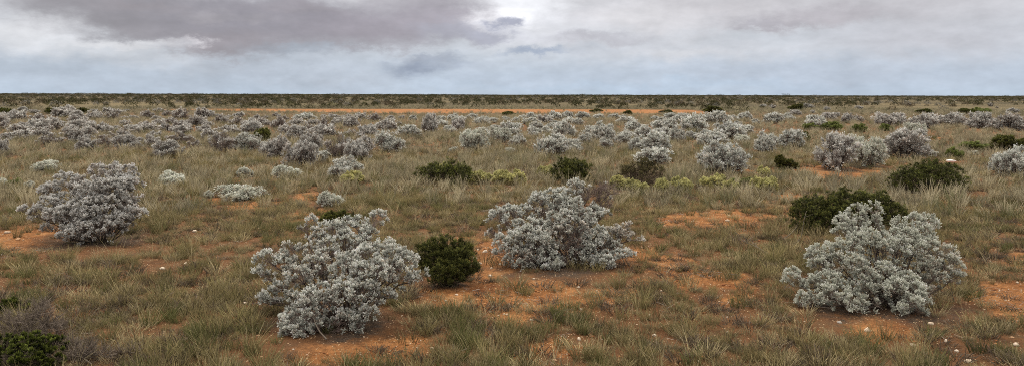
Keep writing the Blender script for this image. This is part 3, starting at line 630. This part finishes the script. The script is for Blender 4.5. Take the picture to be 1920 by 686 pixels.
lay('dry_grass', 'fine olive and straw coloured grass tussocks covering the plain', 201, [(4, 12, 40), (12, 22, 26), (22, 40, 11)],
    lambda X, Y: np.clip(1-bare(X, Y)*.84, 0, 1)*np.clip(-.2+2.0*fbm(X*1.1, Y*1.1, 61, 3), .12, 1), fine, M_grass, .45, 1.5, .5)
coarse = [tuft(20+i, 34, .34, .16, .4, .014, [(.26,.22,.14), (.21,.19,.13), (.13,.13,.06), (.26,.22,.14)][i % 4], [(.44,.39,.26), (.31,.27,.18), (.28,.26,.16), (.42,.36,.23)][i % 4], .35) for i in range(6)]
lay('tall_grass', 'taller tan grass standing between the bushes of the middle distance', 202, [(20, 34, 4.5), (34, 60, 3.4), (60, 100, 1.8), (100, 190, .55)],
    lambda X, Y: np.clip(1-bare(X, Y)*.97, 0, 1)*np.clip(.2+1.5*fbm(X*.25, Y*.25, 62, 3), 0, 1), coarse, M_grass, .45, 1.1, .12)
stalk = [tuft(40+i, 9, .27, .06, .55, .0032, STRAW, (.36,.30,.19), .5, .3, .9) for i in range(4)]
lay('grass_stalks', 'thin pale seed stalks rising out of the grass', 203, [(4, 14, 2.0), (14, 30, 1.8), (30, 45, 1.0)], nb(.8), stalk, M_grass, .6, 1.3, .5, tilt=.2)
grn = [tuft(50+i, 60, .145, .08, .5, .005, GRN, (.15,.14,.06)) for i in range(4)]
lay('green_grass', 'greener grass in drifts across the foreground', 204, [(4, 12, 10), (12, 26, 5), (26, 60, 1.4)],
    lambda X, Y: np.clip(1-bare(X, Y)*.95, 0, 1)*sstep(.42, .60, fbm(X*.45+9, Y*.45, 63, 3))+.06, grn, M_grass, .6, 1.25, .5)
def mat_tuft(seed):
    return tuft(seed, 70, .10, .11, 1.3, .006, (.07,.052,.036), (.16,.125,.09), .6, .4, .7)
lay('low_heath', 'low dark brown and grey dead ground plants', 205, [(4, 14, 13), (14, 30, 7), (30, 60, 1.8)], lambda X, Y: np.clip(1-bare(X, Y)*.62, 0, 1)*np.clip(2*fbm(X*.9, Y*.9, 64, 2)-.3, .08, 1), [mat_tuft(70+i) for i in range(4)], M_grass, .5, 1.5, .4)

def stone(seed, flat=.6, col=(.62,.52,.42), rough=.18, sub=1):
    import bmesh
    rng = np.random.default_rng(seed); bm = bmesh.new(); bmesh.ops.create_icosphere(bm, subdivisions=sub, radius=.5)
    V = np.array([v.co[:] for v in bm.verts]); Fq = np.array([[v.index for v in f.verts] for f in bm.faces]); bm.free()
    V = V*(1+rough*rng.normal(size=(len(V), 1)))*np.array([1, rng.uniform(.6, .9), flat]); V[:, 2] += .12
    return V, Fq, np.clip(np.array(col)*(1+.12*rng.normal(size=(len(V), 1))), 0, .8)
peb = [stone(300+i, .6, c) for i, c in enumerate([(.5,.37,.25), (.36,.15,.055), (.26,.10,.04), (.48,.38,.28), (.20,.08,.035), (.42,.21,.09)])]
X, Y, rg = scatter(206, [(4, 12, 150), (12, 20, 75), (20, 40, 14)], lambda X, Y: .16+.84*bare(X, Y)); N = len(X)
s = rg.uniform(.008, .026, N)*(1+rg.random(N)**6*1.8)
stuff('gravel', 'small orange and cream pebbles strewn over the bare soil', np.stack([X, Y, zg(X, Y)], 1), rg.integers(0, 6, N), np.stack([rg.uniform(-.3, .3, N), rg.uniform(-.3, .3, N), rg.uniform(0, 6, N)], 1), np.stack([s, s, s], 1), peb, M_stone)
# fallen twigs
tw = []
for i in range(4):
    rng = np.random.default_rng(400+i); q = Q(); A = rng.normal(size=(9, 3))*np.array([.12, .12, .01])+np.array([0, 0, .02]); B = A+rng.normal(size=(9, 3))*np.array([.12, .12, .02]); ribbons(q, A, B, .006, .004, np.array([.22,.18,.15])*rng.uniform(.6, 1.4, (9, 1)), rng); tw.append(q.get())
lay('twig_litter', 'fallen grey twigs scattered on the soil', 207, [(4, 14, 3), (14, 24, 1.5)], lambda X, Y: .4+.4*bare(X, Y), tw, M_wood, .6, 1.3, tilt=.05)

# far scrub: one mass to the horizon
def scrub(seed, P, w, h, n=230, leaf=.17):
    rng = np.random.default_rng(seed); q = Q()
    o = nrm(rng.normal(size=(n, 3))); o[:, 2] = np.abs(o[:, 2]); lum = 1+.3*np.sin(o[:, 0]*5+seed)*np.cos(o[:, 1]*4)
    p = o*np.array([w/2, w/2, h])*(rng.uniform(.65, 1, (n, 1))*lum[:, None]); p[:, 2] += .05
    k = np.array(P['mid'])+(np.array(P['tip'])-np.array(P['mid']))*rng.random((n, 1)); k = k*rng.uniform(.7, 1.2, (n, 1))
    leaves(q, p-o*leaf*.3, nrm(o+rng.normal(size=o.shape)*.5), leaf*rng.uniform(.7, 1.4, n), leaf*.8*rng.uniform(.7, 1.3, n), k, rng)
    return q.get()
DKO = dict(tip=(.075,.072,.03), mid=(.03,.031,.013)); BRN = dict(tip=(.12,.092,.055), mid=(.055,.042,.025)); GRS = dict(tip=(.26,.25,.22), mid=(.11,.10,.085)); KHA = dict(tip=(.2,.19,.09), mid=(.11,.105,.05))
fs = [scrub(500, DKO, 2.2, 1.2), scrub(501, DKO, 2.8, 1.5), scrub(502, BRN, 2.2, 1.1), scrub(503, GRS, 2.2, 1.1), scrub(504, KHA, 2.0, .8), scrub(505, DKO, 1.8, 1.0), scrub(506, GRS, 2.4, 1.2)]
rng = np.random.default_rng(208); X = []; Y = []
d = 145.0
while d < 9000:
    step = .2*d; n = int(1.5*d/2.0*(2.0 if d < 260 else 2.2)); dd = rng.uniform(d, d+step, n); a = rng.uniform(-R(42), R(42), n)
    X.append(dd*np.sin(a)); Y.append(dd*np.cos(a)); d += step
X = np.concatenate(X); Y = np.concatenate(Y)
px_, py_ = topix(X, Y)
keep = (bare(X, Y) < .25) | ((rng.random(len(X)) < .08) & (Y > 145))
tanz = sstep(1300, 1400, px_)*sstep(235, 190, Y)          # tan grass flat at the right
tanl = sstep(420, 300, px_)*sstep(210, 175, Y)*.8
fb = fbm(X*.012+3, Y*.006, 71, 3); keep &= rng.random(len(X)) < np.clip(.3+2.6*(fb-.28), 0, 1)*(1-.93*tanz)*(1-tanl)
X, Y = X[keep], Y[keep]; N = len(X)
kk = fbm(X*.02, Y*.008, 72, 2); pid = np.where(kk < .42, rng.choice([3, 2, 0, 2, 4, 1], N), np.where(kk < .6, rng.choice([0, 1, 2, 2, 5, 6, 5], N), rng.choice([0, 1, 2, 5], N)))
near_edge = (Y < 180) & (px_[keep] > 300) & (px_[keep] < 1400); pid = np.where(near_edge, rng.choice([0, 1, 5], N), pid)
s = rng.uniform(.5, 1.15, N); tall = (Y > 1200) & (rng.random(N) < .16); s = np.where(tall & (fbm(X*.004, X*0+2, 77, 2) > .45), s*rng.uniform(1.8, 3.4, N), s)
wid = 1+np.clip((Y-400)/1500, 0, 2.5)
stuff('far_scrub', 'dark olive and grey scrub reaching to the horizon', np.stack([X, Y, zg(X, Y)], 1), pid, np.stack([X*0, X*0, rng.uniform(0, 6, N)], 1), np.stack([s*wid, s*wid, s], 1), fs, M_wood)
print('far', N)

# ------------------------------------------------------------------ stones, branches, litter
for i, (px, py, w, lb) in enumerate(ST):
    x, d = ground(px, py+2); wm = w*d/F*.9
    c = (.42,.26,.15) if any(q in lb for q in ('ochre', 'orange stone', 'reddish', 'brownish')) else ((.34,.31,.28) if 'grey' in lb else (.60-.14*((i*37) % 10)/10,.50-.14*((i*37) % 10)/10,.40-.14*((i*37) % 10)/10))
    V, Fq, K = stone(600+i, .45 if 'flat' in lb else .62, c, .09, 2)
    nz = fbm(V[:, 0]*4+i*9, V[:, 1]*4+V[:, 2]*3, 90+i, 2)[:, None]; V = V*(.78+.5*nz)
    o = bpy.data.objects.new('stone', mesh_np('stone', V*wm, Fq, K, M_stone)); C.objects.link(o)
    o.location = (x, d, float(zg(x, d))-wm*.02*(i % 4)); o.rotation_euler = (0, 0, i*1.3); o['label'] = lb; o['category'] = 'stone'
def branch(label, pts, offs, r, twigs, seed):
    rng = np.random.default_rng(seed); q = Q(); x0, d0 = ground(*pts[0]); z0 = float(zg(x0, d0)); P = []
    for (px, py), hgt in zip(pts, offs):
        u, v = uv(px, py); d = F*(H-hgt-z0)/v; P.append(np.array([u/F*d-x0, d-d0, hgt]))
    k = np.array([.15,.125,.10])
    tube(q, P, np.linspace(r, r*.4, len(P)), k)
    for i in range(twigs):
        j = rng.integers(0, len(P)-1); a = P[j]+(P[j+1]-P[j])*rng.random(); dr = nrm(P[j+1]-P[j]+rng.normal(size=3)*.6*np.linalg.norm(P[j+1]-P[j])); dr[2] = abs(dr[2])*.7
        ln = rng.uniform(.15, .4); tube(q, [a, a+dr*ln*.5+rng.normal(size=3)*.02, a+dr*ln], [r*.45, r*.35, r*.2], k*rng.uniform(.7, 1.2), 4)
    o = bpy.data.objects.new('dead_branch', q.mesh('dead_branch', M_wood)); C.objects.link(o); o.location = (x0, d0, z0); o['label'] = label; o['category'] = 'branch'
branch('fallen grey branch on the grass below the red patch', [(1440,475),(1420,463),(1402,455),(1398,445)], [.03,.08,.12,.22], .012, 9, 1)
branch('bent dry stalk leaning left at the left end of the dark green thicket', [(1470,447),(1482,438),(1494,425),(1496,418)], [.02,.1,.22,.3], .010, 3, 2)
branch('pale dry stalk curving up against the dark green thicket', [(1490,462),(1502,445),(1508,410),(1512,395)], [.02,.12,.5,.62], .009, 2, 3)
branch('bare grey stem trailing to the ground under the sprawling bluebush', [(612,635),(600,622),(592,608),(588,595)], [.02,.08,.16,.22], .010, 2, 4)
branch('long dry twig lying on the bottom edge at the left', [(172,682),(158,672),(148,665)], [.02,.05,.08], .006, 1, 5)
branch('thin drooping stem hanging at the right side of the large silver-white bluebush', [(1789,564),(1786,552),(1784,540),(1782,530)], [.02,.12,.22,.32], .006, 0, 6)
def litter():
    x, d = ground(1784, 306); import bmesh
    bm = bmesh.new()
    # crumpled carton: a sheared flat box with a torn, raised right end
    s = .015*16/ .5*.5
    pts = [(-.19,-.09,0),(.07,-.1,0),(.19,-.06,.02),(.19,.05,.03),(.06,.1,0),(-.19,.09,0)]
    top = [(-.18,-.08,.085),(.07,-.09,.09),(.18,-.05,.055),(.18,.04,.06),(.06,.09,.1),(-.18,.08,.09)]
    a = [bm.verts.new(p) for p in pts]; b = [bm.verts.new(p) for p in top]
    bm.faces.new(a[::-1]); bm.faces.new(b)
    for i in range(6): bm.faces.new((a[i], a[(i+1) % 6], b[(i+1) % 6], b[i]))
    bmesh.ops.recalc_face_normals(bm, faces=bm.faces); bmesh.ops.bevel(bm, geom=bm.edges[:], offset=.006, segments=1)
    me = bpy.data.meshes.new('carton'); bm.to_mesh(me); bm.free()
    m, nt, N, L = newmat('faded carton'); b_ = N.new('ShaderNodeBsdfPrincipled'); o_ = N.new('ShaderNodeOutputMaterial'); L.new(b_.outputs[0], o_.inputs[0])
    g = N.new('ShaderNodeNewGeometry'); sx = N.new('ShaderNodeSeparateXYZ'); tc = N.new('ShaderNodeTexCoord'); L.new(tc.outputs['Object'], sx.inputs[0])
    r = N.new('ShaderNodeValToRGB'); r.color_ramp.elements[0].color = (.55,.30,.24,1); r.color_ramp.elements[1].color = (.82,.79,.75,1); r.color_ramp.elements[0].position = .03; r.color_ramp.elements[1].position = .045
    L.new(sx.outputs['Z'], r.inputs[0]); L.new(r.outputs[0], b_.inputs['Base Color']); b_.inputs['Roughness'].default_value = .6
    me.materials.append(m); o = bpy.data.objects.new('carton', me); C.objects.link(o); o.location = (x, d, float(zg(x, d))+.16)
    o.location.z = float(zg(x, d))+.02; o.rotation_euler = (0, 0, .15)
    o['label'] = 'flattened white and faded red carton lying in the grass at the right'; o['category'] = 'litter'
litter()

# ------------------------------------------------------------------ camera, light, sky
cam = bpy.data.cameras.new('camera'); co = bpy.data.objects.new('camera', cam); C.objects.link(co)
cam.sensor_width = 36; cam.lens = 36*F/1920; cam.shift_y = -(343-YH)/1920; cam.clip_start = .1; cam.clip_end = 100000
co.matrix_world = Matrix.Translation((0, 0, H)) @ Matrix.Rotation(R(90), 4, 'X') @ Matrix.Rotation(math.atan(T), 4, 'Z')
sc = bpy.context.scene; sc.camera = co
SUN_EL, SUN_AZ = R(58), R(-20)          # azimuth measured from +Y (view direction) towards +X
sun = bpy.data.lights.new('sun', 'SUN'); sun.energy = 1.5; sun.angle = R(14); sun.color = (1, .95, .88)
so = bpy.data.objects.new('sun', sun); C.objects.link(so)
from mathutils import Vector
dirn = Vector((math.sin(SUN_AZ)*math.cos(SUN_EL), math.cos(SUN_AZ)*math.cos(SUN_EL), math.sin(SUN_EL)))
so.rotation_euler = dirn.to_track_quat('Z', 'Y').to_euler()

w = bpy.data.worlds.new('World'); sc.world = w; w.use_nodes = True; nt = w.node_tree; N = nt.nodes; L = nt.links; N.clear()
tc = N.new('ShaderNodeTexCoord').outputs['Generated']
def math_(op, a, b=None, clamp=False):
    n = N.new('ShaderNodeMath'); n.operation = op; n.use_clamp = clamp
    for i, v in ((0, a), (1, b)):
        if v is None: continue
        if hasattr(v, 'links'): L.new(v, n.inputs[i])
        else: n.inputs[i].default_value = v
    return n.outputs[0]
sx = N.new('ShaderNodeSeparateXYZ'); L.new(tc, sx.inputs[0])
az = math_('ARCTAN2', sx.outputs[0], sx.outputs[1])
el = math_('ARCSINE', sx.outputs[2])
cv = N.new('ShaderNodeCombineXYZ'); L.new(az, cv.inputs[0]); L.new(el, cv.inputs[1]); base = cv.outputs[0]
def wn(scale, stretch, det=6, rough=.55, seed=0):
    mp = N.new('ShaderNodeMapping'); mp.inputs['Scale'].default_value = (scale, scale*stretch, 1); mp.inputs['Location'].default_value = (seed*3.7, seed*1.3, seed)
    L.new(base, mp.inputs[0]); n = N.new('ShaderNodeTexNoise'); n.inputs['Detail'].default_value = det; n.inputs['Roughness'].default_value = rough; n.inputs['Scale'].default_value = 1
    L.new(mp.outputs[0], n.inputs['Vector']); return n
def vm(op, a, b):
    n = N.new('ShaderNodeVectorMath'); n.operation = op
    for i, v in ((0, a), (1, b)):
        if hasattr(v, 'links'): L.new(v, n.inputs[i])
        else: n.inputs[i].default_value = v
    return n.outputs[0]
warp = vm('MULTIPLY', vm('SUBTRACT', wn(13, 2.0, 8, .68, 1).outputs['Color'], (.5, .5, .5)), (.12, .06, 0))
wp = vm('ADD', base, warp)
def pe(px, py):
    u, v = uv(px, py); a = math.atan2(u, F); return a, math.atan2(-v, math.hypot(F, u))
def cmix(f, a, b):
    x = N.new('ShaderNodeMix'); x.data_type = 'RGBA'
    for i, v in ((0, f), (6, a), (7, b)):
        if hasattr(v, 'links'): L.new(v, x.inputs[i])
        else: x.inputs[i].default_value = v if i == 0 else (*v, 1)
    return x.outputs[2]
# base: bluish at the horizon to pale grey above
r = N.new('ShaderNodeValToRGB'); e = r.color_ramp.elements
stops = [(0, srgb(176, 190, 206)), (.09, srgb(176, 188, 203)), (.22, srgb(190, 196, 205)), (.45, srgb(196, 196, 200)), (1, srgb(200, 199, 202))]
while len(e) < len(stops): e.new(.5)
for i, (p, c) in enumerate(stops): e[i].position = p; e[i].color = (*c, 1)
L.new(math_('DIVIDE', el, R(15), True), r.inputs[0]); col = r.outputs[0]
BL = [ # px, py, rx, ry, colour, opacity, softness inner edge
 (60,60,170,50,(214,215,219),.9,.0),(250,95,240,40,(196,199,205),.8,0),(90,135,230,34,(166,177,191),.75,0),(330,150,260,24,(172,183,197),.7,0),
 (480,115,230,34,(160,168,180),.7,0),(640,150,160,24,(178,186,198),.6,0),
 (1500,140,520,40,(178,188,203),.6,0),(1300,95,330,30,(198,200,207),.8,0),(1750,70,300,50,(184,183,190),.7,0),(1350,15,300,40,(193,190,194),.8,0),(1700,10,300,40,(180,177,182),.6,0),
 (1500,38,190,20,(166,162,168),.8,0),(1590,25,160,18,(176,172,178),.6,0),(1250,50,110,30,(204,202,206),.7,0),(1100,30,130,36,(204,203,208),.8,0),
 (1020,60,170,40,(210,211,217),.9,0),(960,8,110,44,(235,236,241),.97,.3),(925,36,70,28,(247,247,251),.97,.3),(1010,72,90,16,(214,216,224),.8,.1),(1120,72,130,15,(172,171,179),.8,0),(1080,95,110,12,(184,190,201),.7,0),
 (180,-5,190,42,(150,147,152),.95,.35),(330,30,280,52,(139,136,142),.97,.45),(560,45,300,54,(141,138,147),.97,.4),(430,84,130,24,(140,135,142),.9,.3),(720,50,190,46,(150,145,154),.9,.3),
 (830,28,110,36,(158,153,162),.9,.2),(860,60,100,22,(160,160,172),.85,.2),(760,0,160,30,(160,156,163),.7,0),(620,85,190,14,(152,150,158),.7,0),(560,15,120,16,(156,150,156),.6,0),(260,10,120,14,(148,142,147),.6,0),
 (400,28,70,20,(163,159,164),.6,0),(500,40,60,16,(158,154,160),.5,0),(235,82,150,12,(218,219,223),.65,0),(372,80,34,9,(208,206,211),.6,0),(560,96,120,14,(150,159,172),.7,0),(1190,26,110,24,(216,214,217),.6,0),(1270,98,150,10,(204,206,212),.6,0),(1440,44,90,8,(158,155,163),.6,0),(952,46,34,13,(158,161,177),.95,.3),(925,68,60,13,(164,166,180),.85,.2),(1000,98,64,9,(152,164,184),.85,.1),(780,128,78,24,(138,149,169),.9,.1),(850,120,90,16,(164,174,190),.6,0),(800,108,60,10,(150,157,173),.6,0),
 (960,150,180,18,(180,192,208),.6,0),(1200,165,500,14,(176,193,212),.6,0),(800,170,300,10,(180,191,205),.5,0)]
for px, py, rx, ry, c, op, inn in BL:
    a, b = pe(px, py); a2, b2 = pe(px+rx, py-ry)
    d = N.new('ShaderNodeVectorMath'); d.operation = 'LENGTH'
    L.new(vm('MULTIPLY', vm('SUBTRACT', wp, (a, b, 0)), (F/(rx*math.cos(a)**2), F/ry, 0)), d.inputs[0])
    mr = N.new('ShaderNodeMapRange'); mr.interpolation_type = 'SMOOTHSTEP'
    mr.inputs['From Min'].default_value = 1.28; mr.inputs['From Max'].default_value = inn; mr.inputs['To Max'].default_value = op
    L.new(d.outputs['Value'], mr.inputs['Value']); col = cmix(mr.outputs[0], col, srgb(*c))
# soft mottling of the cloud
mot = wn(14, 2.6, 8, .5, 4).outputs['Fac']; mr = N.new('ShaderNodeMapRange'); mr.inputs['From Min'].default_value = .25; mr.inputs['From Max'].default_value = .75; mr.inputs['To Min'].default_value = .92; mr.inputs['To Max'].default_value = 1.16
L.new(mot, mr.inputs['Value'])
s1 = N.new('ShaderNodeVectorMath'); s1.operation = 'SCALE'; L.new(col, s1.inputs[0]); L.new(mr.outputs[0], s1.inputs['Scale'])
# brighter overcast overhead
up = N.new('ShaderNodeMapRange'); up.interpolation_type = 'SMOOTHSTEP'; up.inputs['From Min'].default_value = R(9); up.inputs['From Max'].default_value = R(45); up.inputs['To Min'].default_value = 1; up.inputs['To Max'].default_value = 3.0
L.new(el, up.inputs['Value'])
wk = N.new('ShaderNodeMapRange'); wk.inputs['From Min'].default_value = R(9); wk.inputs['From Max'].default_value = R(35); L.new(el, wk.inputs['Value'])
warm = cmix(wk.outputs[0], s1.outputs[0], (.60, .565, .51))
m2 = N.new('ShaderNodeMapRange'); m2.inputs['From Min'].default_value = .3; m2.inputs['From Max'].default_value = .7; m2.inputs['To Min'].default_value = .94; m2.inputs['To Max'].default_value = 1.06
L.new(wn(46, 2.0, 6, .6, 7).outputs['Fac'], m2.inputs['Value']); sm = N.new('ShaderNodeVectorMath'); sm.operation = 'SCALE'; L.new(warm, sm.inputs[0]); L.new(m2.outputs[0], sm.inputs['Scale'])
s2 = N.new('ShaderNodeVectorMath'); s2.operation = 'SCALE'; L.new(sm.outputs[0], s2.inputs[0]); L.new(math_('MULTIPLY', up.outputs[0], 8.3), s2.inputs['Scale'])
sky = N.new('ShaderNodeTexSky'); sky.sky_type = 'NISHITA'; sky.sun_disc = False; sky.sun_elevation = SUN_EL; sky.sun_rotation = SUN_AZ
fin = cmix(.97, sky.outputs[0], s2.outputs[0])
bg = N.new('ShaderNodeBackground'); bg.inputs['Strength'].default_value = .1; L.new(fin, bg.inputs[0])
wo = N.new('ShaderNodeOutputWorld'); L.new(bg.outputs[0], wo.inputs[0])
w.cycles.sampling_method = 'MANUAL'; w.cycles.sample_map_resolution = 256

sc.view_settings.view_transform = 'Standard'; sc.view_settings.look = 'None'; sc.view_settings.exposure = .42; sc.view_settings.gamma = 1
sc.cycles.max_bounces = 4; sc.cycles.diffuse_bounces = 3; sc.cycles.transmission_bounces = 2; sc.cycles.use_denoising = False
sc.cycles.filter_width = 0.95
